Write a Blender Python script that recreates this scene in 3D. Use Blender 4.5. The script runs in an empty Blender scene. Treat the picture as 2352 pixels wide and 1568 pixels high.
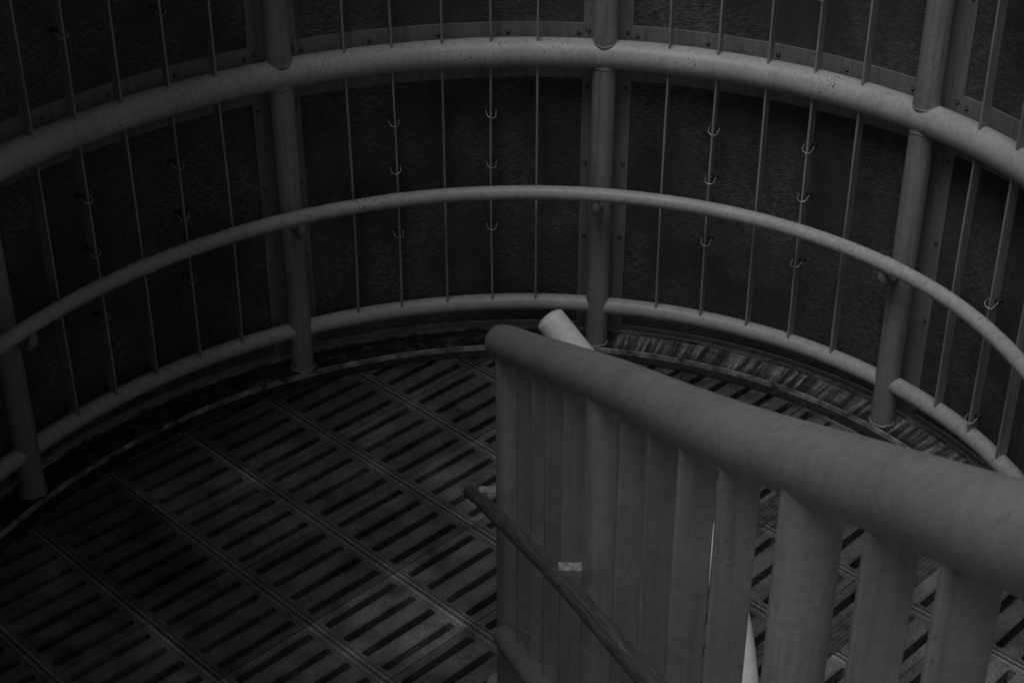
import bpy, math, random
import numpy as np
from mathutils import Vector, Matrix
random.seed(7)
S=bpy.context.scene
COL=S.collection
# ------------------------------------------------------------ plan curve of the wall
C0=(-.053,4.08)
PC=[0.1847,0.1643,-0.2022,-0.1831,-0.0236,-0.0463,-0.014]
def Rad(a):
    a2=max(-1.45,min(1.0,a))
    r=2.1754+sum(PC[k]*(a2/1.3)**k for k in range(7))
    if a>1.0: r+=-.475*(min(a,1.5)-1.0)
    return r
def P(a,off=0.,z=0.):
    r=Rad(a)-off
    return Vector((C0[0]+r*math.sin(a),C0[1]+r*math.cos(a),z))
def inward(a): return Vector((-math.sin(a),-math.cos(a),0))
PA=[-2.2,-1.60,-.9941,-.3908,.184,.7596,1.335,1.91]
AMIN,AMAX=-2.25,1.95
ZT=1.4; ZH=.8316; ZL=.211; ZTOP=2.75
# ------------------------------------------------------------ materials
def newmat(name):
    m=bpy.data.materials.new(name); m.use_nodes=True
    nt=m.node_tree; b=nt.nodes['Principled BSDF']; return m,nt,b
def N(nt,t,**k):
    n=nt.nodes.new(t)
    for a,v in k.items(): setattr(n,a,v)
    return n
def noise(nt,vec,scale,detail=2,rough=.55,dist=0):
    n=N(nt,'ShaderNodeTexNoise'); n.inputs['Scale'].default_value=scale
    n.inputs['Detail'].default_value=detail; n.inputs['Roughness'].default_value=rough
    n.inputs['Distortion'].default_value=dist
    nt.links.new(vec,n.inputs['Vector']); return n.outputs['Fac']
def ramp(nt,fac,stops):
    r=N(nt,'ShaderNodeValToRGB'); e=r.color_ramp.elements
    while len(e)<len(stops): e.new(.5)
    for i,(p,v) in enumerate(stops):
        e[i].position=p; e[i].color=(v,v,v,1)
    nt.links.new(fac,r.inputs['Fac']); return r.outputs['Color']
def math_(nt,op,a,b=None,clamp=False):
    n=N(nt,'ShaderNodeMath',operation=op); n.use_clamp=clamp
    for i,x in enumerate((a,b)):
        if x is None: continue
        if isinstance(x,(int,float)): n.inputs[i].default_value=x
        else: nt.links.new(x,n.inputs[i])
    return n.outputs[0]
def mix(nt,f,a,b):
    n=N(nt,'ShaderNodeMix',data_type='FLOAT')
    for i,x in ((0,f),(2,a),(3,b)):
        if isinstance(x,(int,float)): n.inputs[i].default_value=x
        else: nt.links.new(x,n.inputs[i])
    return n.outputs[0]
def mapping(nt,vec,scale=(1,1,1),rot=(0,0,0)):
    n=N(nt,'ShaderNodeMapping'); n.inputs['Scale'].default_value=scale; n.inputs['Rotation'].default_value=rot
    nt.links.new(vec,n.inputs['Vector']); return n.outputs[0]
def setcol(nt,b,val): nt.links.new(val,b.inputs['Base Color'])
def bump(nt,b,h,strength,dist):
    n=N(nt,'ShaderNodeBump'); n.inputs['Strength'].default_value=strength; n.inputs['Distance'].default_value=dist
    nt.links.new(h,n.inputs['Height']); nt.links.new(n.outputs[0],b.inputs['Normal'])
def pos(nt): return N(nt,'ShaderNodeNewGeometry').outputs['Position']
def uv(nt): return N(nt,'ShaderNodeUVMap').outputs['UV']

def paint_mat(name,base,rough=.45,wear=1.0,peel=1.0,spec=.4,drip=1.0,low=1.0,vary=0,chips=(.615,.65),ds=55):
    m,nt,b=newmat(name); p=pos(nt)
    blot=noise(nt,p,3.5,3,.6); fine=noise(nt,p,45,3,.7)
    v=math_(nt,'MULTIPLY',ramp(nt,blot,[(.25,.80),(.75,1.14)]),base)
    v=math_(nt,'MULTIPLY',v,ramp(nt,fine,[(.3,.90),(.7,1.08)]))
    if vary:
        r=N(nt,'ShaderNodeObjectInfo').outputs['Random']
        v=math_(nt,'MULTIPLY',v,math_(nt,'ADD',math_(nt,'MULTIPLY',r,vary),1-vary/2))
    chip=ramp(nt,math_(nt,'ADD',math_(nt,'MULTIPLY',noise(nt,p,110,1,.6),.5),math_(nt,'MULTIPLY',blot,.5)),[(chips[0],0),(chips[1],1)])
    v=mix(nt,math_(nt,'MULTIPLY',chip,.8*wear),v,base*.12)
    if drip:
        streak=noise(nt,mapping(nt,p,(ds,ds,2.0)),1,3,.65)
        v=math_(nt,'MULTIPLY',v,ramp(nt,streak,[(.34,1-.25*drip),(.50,1.02)]))
    setcol(nt,b,v)
    nt.links.new(ramp(nt,fine,[(.2,rough-.08),(.8,rough+.18)]),b.inputs['Roughness'])
    h=math_(nt,'ADD',math_(nt,'MULTIPLY',noise(nt,p,85,2,.6),.55),math_(nt,'MULTIPLY',noise(nt,p,16,1,.5),.7*low))
    bump(nt,b,h,.4*peel,.004)
    b.inputs['Specular IOR Level'].default_value=spec
    return m
M_rail=paint_mat('weathered_grey_paint',.48,.38,1,1,.45,.6)
M_bar=paint_mat('grey_bar_paint',.33,.5,.6)
M_post=paint_mat('grey_post_paint',.31,.5,.6)
M_inner=paint_mat('thick_grey_paint',.31,.36,.3,.8,.5,0,.6,0,(.66,.70))
M_slat=paint_mat('grey_slat_paint',.28,.5,.35,1.0,.4,.75,.0,.22,(.62,.66),36)
M_frame=paint_mat('panel_frame_paint',.23,.5,.6)
M_pale=paint_mat('pale_paint',.85,.4,.1,.4,.4,0,.3,0,(.68,.72))

def wood_mat():
    m,nt,b=newmat('dark_grained_handrail'); u=uv(nt)
    g=noise(nt,mapping(nt,u,(6,160,1)),1,4,.7,.4)
    v=ramp(nt,g,[(.3,.04),(.5,.11),(.7,.20)])
    setcol(nt,b,v); b.inputs['Roughness'].default_value=.45; bump(nt,b,g,.5,.002); return m
M_wood=wood_mat()

def panel_mat():
    m,nt,b=newmat('scratched_dark_panel'); u=uv(nt)
    tot=None
    for i,(rot,sx,sy,th) in enumerate([(.5,30,400,.64),(-.35,34,420,.64),(1.15,30,380,.65),(-1.0,28,360,.65)]):
        n=noise(nt,mapping(nt,u,(sx,sy,1),(0,0,rot)),1,1,.5,.4)
        l=ramp(nt,n,[(th-.05,0),(th,1)])
        tot=l if tot is None else math_(nt,'ADD',tot,l)
    tot=math_(nt,'MINIMUM',tot,1.0)
    mask=ramp(nt,noise(nt,u,2.0,3,.6),[(.38,.15),(.66,1)])
    s=math_(nt,'MULTIPLY',tot,mask)
    base=ramp(nt,noise(nt,mapping(nt,u,(3,1,1)),1.5,3,.6),[(.3,.040),(.75,.074)])
    grain=ramp(nt,noise(nt,u,240,1,.5),[(.3,.75),(.7,1.25)])
    v=mix(nt,math_(nt,'MULTIPLY',s,.5),math_(nt,'MULTIPLY',base,grain),.38)
    setcol(nt,b,v); b.inputs['Roughness'].default_value=.65; b.inputs['Specular IOR Level'].default_value=.2
    return m
M_panel=panel_mat()

def floor_mat():
    m,nt,b=newmat('stained_cast_floor'); p=pos(nt); u0=uv(nt)
    fl=N(nt,'ShaderNodeVectorMath',operation='FLOOR'); nt.links.new(u0,fl.inputs[0])
    fr=N(nt,'ShaderNodeVectorMath',operation='FRACTION'); nt.links.new(u0,fr.inputs[0])
    wn=N(nt,'ShaderNodeTexWhiteNoise',noise_dimensions='2D'); nt.links.new(fl.outputs[0],wn.inputs['Vector'])
    sep=N(nt,'ShaderNodeSeparateXYZ'); nt.links.new(fr.outputs[0],sep.inputs[0])
    d=math_(nt,'ABSOLUTE',math_(nt,'SUBTRACT',math_(nt,'FRACT',math_(nt,'MULTIPLY',sep.outputs[1],4.0)),.5))
    near=math_(nt,'SUBTRACT',1.15,math_(nt,'MULTIPLY',d,3.9),True)
    eu=math_(nt,'ABSOLUTE',math_(nt,'SUBTRACT',sep.outputs[0],.5))
    inu=ramp(nt,eu,[(.38,1),(.42,0)])
    rim=ramp(nt,eu,[(.444,0),(.456,1),(.486,1),(.496,.0)])
    big=noise(nt,p,1.5,3,.65); mid=noise(nt,p,6,4,.7); fin=noise(nt,p,140,2,.7)
    base=ramp(nt,big,[(.32,.10),(.5,.14),(.68,.19)])
    base=math_(nt,'MULTIPLY',base,ramp(nt,wn.outputs['Value'],[(0,.75),(.8,1.05),(1,1.5)]))
    base=math_(nt,'MULTIPLY',base,ramp(nt,mid,[(.3,.5),(.7,1.4)]))
    base=math_(nt,'MULTIPLY',base,ramp(nt,fin,[(.3,.5),(.7,1.55)]))
    base=math_(nt,'MULTIPLY',base,math_(nt,'ADD',math_(nt,'MULTIPLY',rim,.6),1.0))
    gn=noise(nt,p,2.7,4,.7)
    g=math_(nt,'MULTIPLY',math_(nt,'MULTIPLY',near,inu),ramp(nt,gn,[(.38,.10),(.60,.92)]))
    v=mix(nt,g,base,.014)
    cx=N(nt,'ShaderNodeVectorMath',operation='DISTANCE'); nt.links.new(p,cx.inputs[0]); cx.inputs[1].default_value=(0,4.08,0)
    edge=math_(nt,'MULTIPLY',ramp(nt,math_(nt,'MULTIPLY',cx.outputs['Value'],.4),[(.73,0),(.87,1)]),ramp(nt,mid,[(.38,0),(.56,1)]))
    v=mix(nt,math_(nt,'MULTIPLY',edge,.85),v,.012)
    sc=ramp(nt,noise(nt,mapping(nt,p,(9,40,1),(0,0,-.78)),1,4,.7,.5),[(.62,0),(.70,1)])
    v=mix(nt,math_(nt,'MULTIPLY',sc,.35),v,.32)
    setcol(nt,b,v)
    nt.links.new(ramp(nt,gn,[(.40,.70),(.62,.28)]),b.inputs['Roughness'])
    bump(nt,b,math_(nt,'ADD',math_(nt,'ADD',math_(nt,'MULTIPLY',fin,.45),math_(nt,'MULTIPLY',mid,.7)),math_(nt,'MULTIPLY',rim,2.2)),.9,.005); b.inputs['Specular IOR Level'].default_value=.5
    return m
M_floor=floor_mat()

def ledge_mat():
    m,nt,b=newmat('grimy_scratched_kerb'); u=uv(nt); p=pos(nt)
    a=noise(nt,mapping(nt,u,(10,14,1)),1,5,.8,.2); st=noise(nt,mapping(nt,u,(21,1.4,1)),1,4,.68,.2); f=noise(nt,p,120,2,.7)
    sep=N(nt,'ShaderNodeSeparateXYZ'); nt.links.new(p,sep.inputs[0])
    su=N(nt,'ShaderNodeSeparateXYZ'); nt.links.new(u,su.inputs[0])
    rad=math_(nt,'MULTIPLY',su.outputs[1],1.1)
    rt=ramp(nt,math_(nt,'MULTIPLY',sep.outputs[0],.5),[(.16,0),(.26,1)])
    sL=math_(nt,'ADD',math_(nt,'MULTIPLY',a,.7),math_(nt,'MULTIPLY',f,.27))
    sR=math_(nt,'ADD',math_(nt,'ADD',math_(nt,'MULTIPLY',a,.2),math_(nt,'MULTIPLY',st,.82)),rad)
    s=mix(nt,rt,sL,sR)
    v=ramp(nt,s,[(.44,.02),(.53,.07),(.60,.22),(.69,.42)])
    v=math_(nt,'MULTIPLY',v,ramp(nt,f,[(.35,.5),(.65,1.2)]))
    v=math_(nt,'MULTIPLY',v,math_(nt,'ADD',math_(nt,'MULTIPLY',rt,1.0),.7))
    setcol(nt,b,v); b.inputs['Roughness'].default_value=.4; bump(nt,b,math_(nt,'ADD',s,math_(nt,'MULTIPLY',f,.3)),.5,.004); return m
M_ledge=ledge_mat()
def simple(name,val,rough,metal=0,sc=20,var=.35):
    m,nt,b=newmat(name); p=pos(nt)
    nn=noise(nt,p,sc,3,.6)
    v=math_(nt,'MULTIPLY',ramp(nt,nn,[(.3,1-var),(.7,1+var)]),val)
    setcol(nt,b,v); b.inputs['Roughness'].default_value=rough; b.inputs['Metallic'].default_value=metal
    bump(nt,b,nn,.3,.003); return m
M_under=simple('dark_void_bed',.010,.9)
M_grime=simple('wet_black_grime',.018,.45,0,60,.8)
M_conc=simple('stair_concrete',.12,.8)
M_ground=simple('asphalt_ground',.05,.9,0,2)
M_wire=simple('bright_wire',.48,.35,.5)
M_rust=simple('dark_bolt_stain',.03,.7)
M_bolt=simple('bolt_steel',.16,.4,.5)
M_lip=simple('worn_kerb_lip',.24,.5,0,15,.9)
M_strip=simple('worn_strip_metal',.08,.5,0,30,.5)
M_galv=simple('galvanised_bracket',.42,.4,.2,60,.5)
# ------------------------------------------------------------ mesh helpers
class MB:
    def __init__(s): s.v=[];s.f=[];s.uv=[];s.m=[];s.mi=0
    def face(s,pts,uvs=None):
        i=len(s.v); s.v+=[tuple(p) for p in pts]; s.f.append(tuple(range(i,i+len(pts))))
        s.uv+= list(uvs) if uvs else [(p[0],p[1]) for p in pts]; s.m.append(s.mi)
    def build(s,name,mats,smooth=False,merge=True,parent=None):
        me=bpy.data.meshes.new(name); me.from_pydata(s.v,[],s.f)
        ul=me.uv_layers.new(name='UVMap'); ul.data.foreach_set('uv',[c for q in s.uv for c in q])
        for m in mats: me.materials.append(m)
        me.polygons.foreach_set('material_index',s.m)
        if smooth: me.polygons.foreach_set('use_smooth',[True]*len(s.f))
        me.update()
        if merge:
            import bmesh
            bm=bmesh.new(); bm.from_mesh(me); bmesh.ops.remove_doubles(bm,verts=bm.verts,dist=1e-5)
            bmesh.ops.recalc_face_normals(bm,faces=bm.faces)
            bm.to_mesh(me); bm.free()
        o=bpy.data.objects.new(name,me); COL.objects.link(o)
        if smooth:
            md=o.modifiers.new('es','EDGE_SPLIT'); md.split_angle=math.radians(50)
        return o
def tube(mb,pts,r,seg=24,cap='round',wob=0):
    pts=[Vector(p) for p in pts]
    T=[]
    for i in range(len(pts)):
        a=pts[max(0,i-1)];b=pts[min(len(pts)-1,i+1)];T.append((b-a).normalized())
    up=Vector((0,0,1))
    if abs(T[0].dot(up))>.9: up=Vector((1,0,0))
    n=(up-T[0]*up.dot(T[0])).normalized(); L=0
    data=[]
    for i,p in enumerate(pts):
        n=(n-T[i]*n.dot(T[i])).normalized(); bn=T[i].cross(n)
        if i: L+=(p-pts[i-1]).length
        rr=r*(1+wob*math.sin(L*9.1)*.5+wob*math.sin(L*3.7+1)*.5)
        data.append((p,T[i],n,bn,rr,L))
    def ring(p,n,bn,rr): return [p+n*(rr*math.cos(2*math.pi*k/seg))+bn*(rr*math.sin(2*math.pi*k/seg)) for k in range(seg)]
    D=[(d[0],d[2],d[3],d[4],d[5]) for d in data]
    if cap=='round':
        st=[];en=[]
        for ang in (80,55,30,10):
            s_=math.cos(math.radians(ang)); h=math.sin(math.radians(ang))*r*.45
            st.append((data[0][0]-data[0][1]*h,data[0][2],data[0][3],data[0][4]*s_,data[0][5]))
        for ang in (10,30,55,80):
            s_=math.cos(math.radians(ang)); h=math.sin(math.radians(ang))*r*.45
            en.append((data[-1][0]+data[-1][1]*h,data[-1][2],data[-1][3],data[-1][4]*s_,data[-1][5]))
        D=st+D+en
    R=[(ring(*d[:4]),d[4]) for d in D]
    for i in range(len(R)-1):
        A,la=R[i];B,lb=R[i+1]
        for k in range(seg):
            k2=(k+1)%seg
            mb.face([A[k],A[k2],B[k2],B[k]],[(la,k*2*math.pi*r/seg),(la,(k+1)*2*math.pi*r/seg),(lb,(k+1)*2*math.pi*r/seg),(lb,k*2*math.pi*r/seg)])
    mb.face(list(reversed(R[0][0]))); mb.face(R[-1][0])
def box(mb,c,ax,ay,az,h):
    c=Vector(c);X=Vector(ax)*h[0];Y=Vector(ay)*h[1];Z=Vector(az)*h[2]
    v=[c+X*i+Y*j+Z*k for k in(-1,1) for j in(-1,1) for i in(-1,1)]
    for f in((0,2,3,1),(4,5,7,6),(0,1,5,4),(2,6,7,3),(0,4,6,2),(1,3,7,5)):
        q=[v[i] for i in f]; mb.face(q,[((p-c).dot(Vector(ax))+(p-c).dot(Vector(ay)),(p-c).dot(Vector(az))) for p in q])
def arcbox(mb,a0,a1,off0,off1,z0,z1,n=12):
    A=[a0+(a1-a0)*i/n for i in range(n+1)]
    s=[2.36*(a) for a in A]
    for i in range(n):
        a,b=A[i],A[i+1]; sa,sb=s[i],s[i+1]
        mb.face([P(a,off0,z0),P(b,off0,z0),P(b,off0,z1),P(a,off0,z1)],[(sa,z0),(sb,z0),(sb,z1),(sa,z1)])
        mb.face([P(b,off1,z0),P(a,off1,z0),P(a,off1,z1),P(b,off1,z1)],[(sb,z0),(sa,z0),(sa,z1),(sb,z1)])
        mb.face([P(a,off0,z1),P(b,off0,z1),P(b,off1,z1),P(a,off1,z1)],[(sa,-off0),(sb,-off0),(sb,-off1),(sa,-off1)])
        mb.face([P(b,off0,z0),P(a,off0,z0),P(a,off1,z0),P(b,off1,z0)],[(sb,-off0),(sa,-off0),(sa,-off1),(sb,-off1)])
    for a,sx in((A[0],s[0]),(A[-1],s[-1])):
        mb.face([P(a,off0,z0),P(a,off1,z0),P(a,off1,z1),P(a,off0,z1)],[(sx,z0),(sx+.02,z0),(sx+.02,z1),(sx,z1)])
def dome(mb,c,nrm,r,h,seg=10):
    c=Vector(c);n=Vector(nrm).normalized();t=n.orthogonal().normalized();b=n.cross(t)
    prev=None
    for ang in (0,35,65):
        rr=r*math.cos(math.radians(ang));hh=h*math.sin(math.radians(ang))
        ring=[c+n*hh+t*(rr*math.cos(2*math.pi*k/seg))+b*(rr*math.sin(2*math.pi*k/seg)) for k in range(seg)]
        if prev:
            for k in range(seg): mb.face([prev[k],prev[(k+1)%seg],ring[(k+1)%seg],ring[k]])
        prev=ring
    mb.face(prev)
def empty(name,loc,label,cat,group=None):
    o=bpy.data.objects.new(name,None); o.location=loc; COL.objects.link(o); o.empty_display_size=.1
    o['label']=label;o['category']=cat
    if group:o['group']=group
    return o
def W(o):
    m=Matrix.Translation(o.location)
    if o.parent: return W(o.parent)@o.matrix_parent_inverse@m
    return m
def part(o,par,loc=None):
    me=o.data
    if loc is None:
        co=np.empty(len(me.vertices)*3); me.vertices.foreach_get('co',co); co=co.reshape(-1,3)
        c=(co.min(0)+co.max(0))/2; loc=Vector((c[0],c[1],co[:,2].min()))
    me.transform(Matrix.Translation(-loc)); o.location=loc
    if par is not None:
        o.parent=par; o.matrix_parent_inverse=W(par).inverted()
    return o
# ------------------------------------------------------------ floor
s2=math.sqrt(.5)
TU,TV=.400,.412
def UV2(u,v,z=0): return Vector(((u-v)*s2,(u+v)*s2,z))
def build_floor():
    mb=MB(); g=.004; gv=.0022
    for i in range(-9,10):
        for j in range(-9,10):
            u0=3.479+i*TU; v0=4.526+j*TV
            c=UV2(u0+TU/2,v0+TV/2)
            if (Vector((c.x-C0[0],c.y-C0[1]))).length>2.75 : continue
            zt=random.uniform(-.0012,.0012); jt=random.uniform(-.004,.004)
            us=[g,.038+jt,.364+jt,TU-g]
            vs=[gv]
            for k in range(4):
                m_=(k+.5)*TV/4; hw=.0155+random.uniform(-.0012,.0012); vs+= [m_-hw,m_+hw]
            vs.append(TV-gv)
            def q(u,v,z): return UV2(u0+u,v0+v,z)
            def tt_(u,v): return (i+20+u/TU,j+20+v/TV)
            for a in range(3):
                for b in range(len(vs)-1):
                    slot=(a==1 and b%2==1)
                    U0,U1,V0,V1=us[a],us[a+1],vs[b],vs[b+1]
                    uvq=[tt_(U0,V0),tt_(U1,V0),tt_(U1,V1),tt_(U0,V1)]
                    if not slot: mb.face([q(U0,V0,zt),q(U1,V0,zt),q(U1,V1,zt),q(U0,V1,zt)],uvq)
                    else:
                        L=[(U0,V0),(U1,V0),(U1,V1),(U0,V1)]
                        for k in range(4):
                            p0=L[k];p1=L[(k+1)%4]
                            t0=tt_(*p0);t1=tt_(*p1)
                            mb.face([q(*p1,zt),q(*p0,zt),q(*p0,-.05),q(*p1,-.05)],[t1,t0,t0,t1])
                        r_=.008
                        for (cx_,cy_,sx,sy) in ((U0,V0,1,1),(U1,V0,-1,1),(U1,V1,-1,-1),(U0,V1,1,-1)):
                            pts=[q(cx_,cy_,zt)]
                            for t in (0,30,60,90):
                                tt=math.radians(t)
                                pts.append(q(cx_+sx*r_*(1-math.sin(tt)),cy_+sy*r_*(1-math.cos(tt)),zt))
                            mb.face(pts,[tt_(cx_,cy_)]*5)
            O=[(g,gv),(TU-g,gv),(TU-g,TV-gv),(g,TV-gv)];G=[(0,0),(TU,0),(TU,TV),(0,TV)]
            for k in range(4):
                p0,p1,g0,g1=O[k],O[(k+1)%4],G[k],G[(k+1)%4]
                qq=lambda p,z: UV2(u0+p[0],v0+p[1],z)
                tq=[(i+20.002,j+20.002)]*4
                mb.face([qq(p0,zt),qq(p1,zt),qq(p1,-.006),qq(p0,-.006)],tq)
                mb.face([qq(p0,-.006),qq(p1,-.006),qq(g1,-.006),qq(g0,-.006)],tq)
    o=mb.build('floor',[M_floor],merge=False); o['kind']='structure'
    mb=MB(); mb.face([(-3.2,1.2,-.05),(3.2,1.2,-.05),(3.2,7.4,-.05),(-3.2,7.4,-.05)])
    o=mb.build('floor_bed',[M_under],merge=False); o['kind']='structure'
    mb=MB(); mb.face([(-900,-900,-6),(900,-900,-6),(900,900,-6),(-900,900,-6)])
    o=mb.build('ground',[M_ground],merge=False); o['kind']='structure'
build_floor()
mb=MB()
mb.mi=0; arcbox(mb,AMIN,AMAX,.072,-.14,-.02,.016,110)
mb.mi=2; arcbox(mb,AMIN,AMAX,.0795,.0725,-.02,.028,110)
mb.mi=2; arcbox(mb,AMIN,AMAX,-.080,-.0865,.0165,.028,110)
mb.mi=1; arcbox(mb,AMIN,AMAX,.130,.080,-.02,.006,110)
o=mb.build('kerb',[M_ledge,M_grime,M_lip],True); o['kind']='structure'
# ------------------------------------------------------------ curved wall railing
RL=empty('curved_railing',P(0,0,0),'weathered grey steel railing with flat bars around the landing','railing')
for i,a in enumerate(PA):
    mb=MB()
    tube(mb,[P(a,0,.0+.0),P(a,0,.3),P(a,0,.8),P(a,0,1.4),P(a,0,2.0),P(a,0,ZTOP)],.0505,28)
    for z,rr in((.018,.051),(1.338,.049),(1.462,.049)):
        pts=[P(a,0,z)+Vector((rr*math.cos(t),rr*math.sin(t),.002*math.sin(7*t+i)+ (-.016*abs(math.sin(t+a)) if z>1.4 else .012*abs(math.sin(t+a)) if z>1 else 0))) for t in np.linspace(0,2*math.pi,29)]
        tube(mb,pts,.0045,8,cap=None)
    part(mb.build('post',[M_post],True),RL)
def dense(a0,a1,off,z,n): return [P(a0+(a1-a0)*i/n,off,z) for i in range(n+1)]
mb=MB(); tube(mb,dense(AMIN,AMAX,0,ZT,160),.0605,32,wob=.02)
part(mb.build('top_rail',[M_rail],True),RL)
mb=MB(); tube(mb,dense(AMIN,AMAX,0,ZTOP,100),.0605,24)
part(mb.build('top_rail',[M_rail],True),RL)
for i in range(len(PA)-1):
    mb=MB(); tube(mb,dense(PA[i]+.012,PA[i+1]-.012,random.uniform(-.002,.004),ZL+random.uniform(-.003,.003),30),.0365,24,wob=.015)
    part(mb.build('bottom_rail',[M_rail],True),RL)
mb=MB(); tube(mb,dense(AMIN,AMAX,.1548,ZH,170),.0305,28,wob=.015)
for a in (-.72,.77,-.2):
    tube(mb,dense(a-.012,a+.012,.1548,ZH,3),.0320,28)
HR=part(mb.build('handrail',[M_rail],True),RL)
for a in PA:
    mb=MB(); o_=[(.155,ZH-.02),(.155,ZH-.055),(.148,ZH-.078),(.13,ZH-.09),(.10,ZH-.094),(.045,ZH-.094)]
    tube(mb,[P(a,x,z) for x,z in o_],.021,16)
    part(mb.build('bracket',[M_post],True),HR)
FR=[.20,.35,.50,.65,.80]
HZ=[1.130,.905,.606]
def flatbar(mb,a,z0,z1,da=0,bend=0):
    rad=inward(a+da); tan=Vector((rad.y,-rad.x,0)); n=6
    for k in range(n):
        za=z0+(z1-z0)*k/n; zb=z0+(z1-z0)*(k+1)/n
        ba=bend*math.sin(math.pi*k/n); bb=bend*math.sin(math.pi*(k+1)/n)
        def sec(z,b_):
            c=P(a,0.0,z)+tan*b_
            return [c+rad*.026+tan*.0042,c-rad*.026+tan*.0042,c-rad*.026-tan*.0042,c+rad*.026-tan*.0042]
        A=sec(za,ba);B=sec(zb,bb)
        for q in range(4):
            q2=(q+1)%4; mb.face([A[q],A[q2],B[q2],B[q]])
        if k==0: mb.face(A[::-1])
        if k==n-1: mb.face(B)
def hook(a,z,par):
    mb=MB(); rad=inward(a);tan=Vector((rad.y,-rad.x,0)); tl=random.uniform(-.006,.006)
    pts=[]
    for t in np.linspace(-math.pi/2,math.pi/2,13):
        pts.append(P(a,0,z)+tan*(.019*math.sin(t))+rad*(.024+.015*math.cos(t))+Vector((0,0,-.008*math.cos(t)+tl*math.sin(t))))
    pts=[P(a,.0,z+.010)-tan*.021]+pts+[P(a,.0,z+.010)+tan*.023]
    tube(mb,pts,.0018,8)
    mb.mi=1
    box(mb,P(a,-.01,z+.010),tan,rad,(0,0,1),(.026,.012,.008))
    part(mb.build('wire_hook',[M_wire,M_rust],True),par)
for i in range(len(PA)-1):
    for k,fr in enumerate(FR):
        a=PA[i]+(PA[i+1]-PA[i])*fr+random.uniform(-.003,.003)
        da=random.uniform(-.05,.05)
        mb=MB(); flatbar(mb,a,ZL+.025,ZT-.045,da,random.uniform(-.006,.006))
        o=part(mb.build('baluster',[M_bar],merge=True),RL)
        if k in(1,3):
            zs=HZ if PA[i]<.7 else ([.83,.31] if k==1 else [.95,.56])
            for z in zs: hook(a,z+random.uniform(-.006,.006)-(.006 if k==1 else 0),o)
        mb=MB(); flatbar(mb,a,ZT+.045,ZTOP-.05,da,random.uniform(-.004,.004))
        o=part(mb.build('baluster',[M_bar],merge=True),RL)
        if k in(1,3):
            for z in (1.765,2.0): hook(a,z+(.02 if k==1 else 0),o)
# ------------------------------------------------------------ wall panels
def wall_panel(i,z0,z1,up):
    ga=.0015; a0=PA[i]+ga; a1=PA[i+1]-ga; R0=Rad((a0+a1)/2)
    E=empty('wall_panel',P((a0+a1)/2,-.1,z0),'dark scratched infill panel in a riveted grey steel frame','wall panel','panels fixed behind the curved railing')
    mb=MB(); arcbox(mb,a0,a1,-.105,-.115,z0,z1,16)
    part(mb.build('sheet',[M_panel],True),E)
    mb=MB(); w=.095/R0; wv=.15 if up else .085
    arcbox(mb,a0,a0+w,-.094,-.106,z0,z1,3); arcbox(mb,a1-w,a1,-.094,-.106,z0,z1,3)
    arcbox(mb,a0+w,a1-w,-.0945,-.106,z1-wv,z1,14)
    if up: arcbox(mb,a0+w,a1-w,-.0945,-.106,z0,z0+wv,14)
    else:
        arcbox(mb,a0+w,a1-w,-.0945,-.106,z0,z0+.022,14)
    def bolt(a,z):
        mb.mi=2; dome(mb,P(a,-.0935,z),inward(a),.010,.0015); mb.mi=1; dome(mb,P(a,-.0925,z),inward(a),.0065,.006); mb.mi=0
    nz=4
    for k in range(nz):
        z=z0+.12+(z1-z0-.24)*k/(nz-1)
        bolt(a0+w*.78,z); bolt(a1-w*.78,z)
    if up:
        for k in range(5):
            a=a0+w*1.2+(a1-a0-2.4*w)*k/4; bolt(a,z0+wv*.72)
    part(mb.build('frame',[M_frame,M_bolt,M_rust],merge=False),E)
for i in range(len(PA)-1):
    wall_panel(i,.030,1.335,False)
    wall_panel(i,1.342,ZTOP+.05,True)
# ------------------------------------------------------------ stair railing near the viewer
SP=[(-.027,4.31,1.305),(-.014,4.25,1.338),(.105,3.66,1.65),(.218,3.1,1.953),(.3528,2.33,2.351),(.4622,1.72,2.692),(.521,1.33,2.912),(.64,.62,3.31),(.71,.2,3.545)]
def crom(pts,n=10):
    pts=[Vector(p) for p in pts]; out=[]
    for i in range(len(pts)-1):
        p0=pts[max(0,i-1)];p1=pts[i];p2=pts[i+1];p3=pts[min(len(pts)-1,i+2)]
        for k in range(n):
            t=k/n; out.append(.5*((2*p1)+(p2-p0)*t+(2*p0-5*p1+4*p2-p3)*t*t+(3*p1-p0-3*p2+p3)*t**3))
    out.append(pts[-1]); return out
GR=crom(SP)
for _ in range(30):
    GR=[GR[0]]+[ (GR[i-1]+GR[i]*2+GR[i+1])/4 for i in range(1,len(GR)-1)]+[GR[-1]]
def at_y(y):
    for i in range(len(GR)-1):
        if GR[i].y>=y>=GR[i+1].y:
            t=(GR[i].y-y)/(GR[i].y-GR[i+1].y); p=GR[i].lerp(GR[i+1],t); d=GR[i+1]-GR[i]; d.z=0; return p,d.normalized()
    return GR[0],Vector((.2,-1,0)).normalized()
SR=empty('stair_railing',(-.0,4.18,0),'thick grey painted stair railing with closely spaced flat bars','railing')
mb=MB(); tube(mb,GR,.0575,44,wob=.008); part(mb.build('guard_rail',[M_inner],True),SR)
DROP=1.13
pys=[4.19,3.10,1.895,.56]
for y in pys:
    p,d=at_y(y); zb=0 if y>4 else p.z-1.4
    mb=MB(); tube(mb,[(p.x,p.y,zb),(p.x,p.y,zb+.5),(p.x,p.y,p.z-.02)],.048,36)
    if y>4:
        tube(mb,[(p.x,p.y,.0),(p.x,p.y,.012)],.085,32,cap=None)
        tube(mb,[(p.x,p.y,.012),(p.x,p.y,.022)],.06,32,cap=None)
    part(mb.build('post',[M_slat],True),SR)
mb=MB(); q=[]
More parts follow.
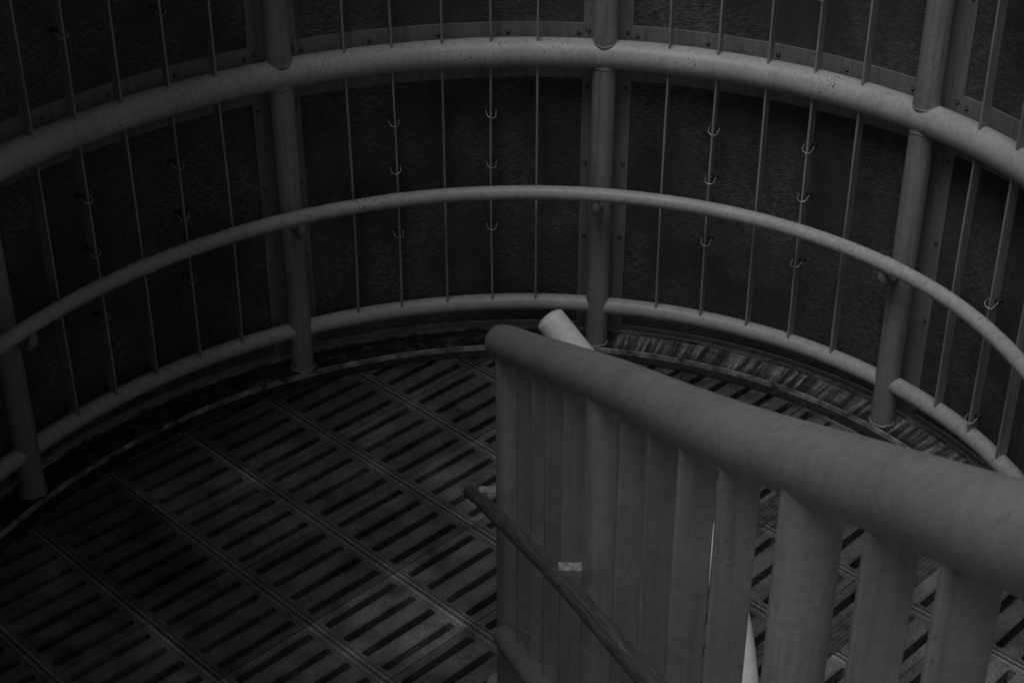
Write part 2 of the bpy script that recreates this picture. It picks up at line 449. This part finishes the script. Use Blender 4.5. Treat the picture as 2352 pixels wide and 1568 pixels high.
for y in np.linspace(4.12,.3,40):
    p,d=at_y(y); q.append((p.x-.038,p.y,p.z-DROP+.02))
tube(mb,q,.037,24); part(mb.build('bottom_rail',[M_slat],True),SR)
BY=[[3.93,3.74,3.57,3.38],[2.85,2.64,2.43,2.205],[1.63,1.42,1.20,.95]]
for i in range(3):
    for k,y in enumerate(BY[i]):
        p,d=at_y(y); n=Vector((d.y,-d.x,0)); tw=random.uniform(-.09,.09); n=(n+d*tw).normalized(); dd=Vector((-n.y,n.x,0))
        mb=MB(); c0=Vector((p.x,p.y,p.z-DROP-.05)); zt=p.z-.045
        hh=(zt-c0.z)/2
        box(mb,(p.x,p.y,c0.z+hh),n,dd,(0,0,1),(.0370,.0065,hh))
        o=mb.build('baluster',[M_slat]); bv=o.modifiers.new('b','BEVEL'); bv.width=.003; bv.segments=2
        part(o,SR)
        if i==0 and k in (0,1):
            mb=MB(); pts=[]
            for t in np.linspace(-math.pi/2,math.pi/2,11):
                pts.append(Vector((p.x+.01,p.y,p.z-1.00-.06*k))+Vector((.026*math.sin(t),-.012-.02*math.cos(t),-.003)))
            tube(mb,pts,.0018,8); part(mb.build('wire_hook',[M_wire],True),o)
hp=[(-.135,4.305,.745)]
for y in np.linspace(4.2,.3,30):
    p,d=at_y(y); hp.append((p.x-.10,p.y,p.z-.567))
mb=MB(); tube(mb,hp,.0235,24); H2=part(mb.build('handrail',[M_wood],True),SR)
for y in pys[:3]:
    p,d=at_y(y); y2=p.y+.02
    zc=p.z-.567+.020
    mb=MB()
    box(mb,(p.x-.070,y2+.0,zc-.0),(1,0,0),(0,1,0),(0,0,1),(.034,.016,.003))
    box(mb,(p.x-.0395,y2+.0,zc-.035),(1,0,0),(0,1,0),(0,0,1),(.003,.0158,.0315))
    o=mb.build('bracket',[M_galv]); part(o,H2)
# ------------------------------------------------------------ pale railing on the descending side
PR=empty('pale_railing',(.79,4.12,0),'pale painted pipe rail curving down to the landing floor','railing')
mb=MB(); tube(mb,crom([(.140,5.14,.89),(.30,5.03,.72),(.50,4.83,.50),(.68,4.58,.33),(.755,4.36,.20),(.775,4.18,.08),(.775,4.12,.0)],8),.056,32)
part(mb.build('rail',[M_pale],True),PR)
mb=MB(); tube(mb,[(.775,4.12,.001),(.775,4.12,.014)],.10,28,cap=None); part(mb.build('base_flange',[M_post],True),PR)
for (x0,y0,L) in ((1.05,4.345,.75),(.93,5.10,.32)):
    E=empty('ribbed_floor_strip',(x0,y0,0),'ribbed metal nosing strip fixed on the floor','floor strip','ribbed strips on the landing floor')
    mb=MB(); d=Vector((s2,s2,0));n=Vector((-s2,s2,0))
    box(mb,Vector((x0,y0,.004))+d*L/2,d,n,(0,0,1),(L/2,.045,.003))
    for k in range(5): box(mb,Vector((x0,y0,.009))+d*L/2+n*(-.034+.017*k),d,n,(0,0,1),(L/2-.003,.0035,.002))
    part(mb.build('strip',[M_strip]),E)
# ------------------------------------------------------------ stairs below the viewer
mb=MB(); nst=14
for k in range(nst):
    y1=3.88-k*.3056; y0=y1-.3056; z=.165*(k+1)
    xr=at_y((max(y0,.25)+y1)/2)[0].x-.08 if y1>.3 else .70
    box(mb,((xr-1.35+xr)/2,(y0+y1)/2,z/2),(1,0,0),(0,1,0),(0,0,1),(.675,.1526,z/2))
o=mb.build('staircase',[M_conc],merge=False); o['label']='plain concrete stair flight rising from the landing';o['category']='staircase'
# unseen overhead slab, added to shade the left side of the landing
mb=MB()
box(mb,(-2.66,3.0,4.55),(1,0,0),(0,1,0),(0,0,1),(1.65,5.0,.09))
box(mb,(-1.02,3.0,4.40),(1,0,0),(0,1,0),(0,0,1),(.03,5.0,.26))
o=mb.build('shade_slab',[M_conc],merge=False); o['label']='added out-of-view slab with edge beam, shading the left of the landing';o['category']='shade slab'
# ------------------------------------------------------------ camera
cd=bpy.data.cameras.new('camera'); cam=bpy.data.objects.new('camera',cd); COL.objects.link(cam)
cam.location=(0,0,3.9663); cam.rotation_euler=(math.pi/2-.5521,0,0)
cd.sensor_width=36; cd.lens=3803.4/2352*36; cd.clip_start=.05; cd.clip_end=3000
cd.dof.use_dof=True; cd.dof.focus_distance=4.8; cd.dof.aperture_fstop=16
S.camera=cam
# ------------------------------------------------------------ light
w=bpy.data.worlds.new('World'); S.world=w; w.use_nodes=True; nt=w.node_tree
bg=nt.nodes['Background']; sky=nt.nodes.new('ShaderNodeTexSky'); sky.sky_type='NISHITA'; sky.sun_disc=False
EL,AZ=math.radians(66),math.radians(-148)
sky.sun_elevation=EL; sky.sun_rotation=AZ
bw=nt.nodes.new('ShaderNodeRGBToBW'); nt.links.new(sky.outputs[0],bw.inputs[0]); nt.links.new(bw.outputs[0],bg.inputs['Color'])
bg.inputs['Strength'].default_value=.042
sl=bpy.data.lights.new('sun','SUN'); sl.energy=1.0; sl.angle=math.radians(36); so=bpy.data.objects.new('sun',sl); COL.objects.link(so)
dv=Vector((math.sin(AZ)*math.cos(EL),math.cos(AZ)*math.cos(EL),math.sin(EL)))
so.rotation_euler=dv.to_track_quat('Z','Y').to_euler()
S.view_settings.view_transform='Standard'; S.view_settings.look='None'; S.view_settings.exposure=0
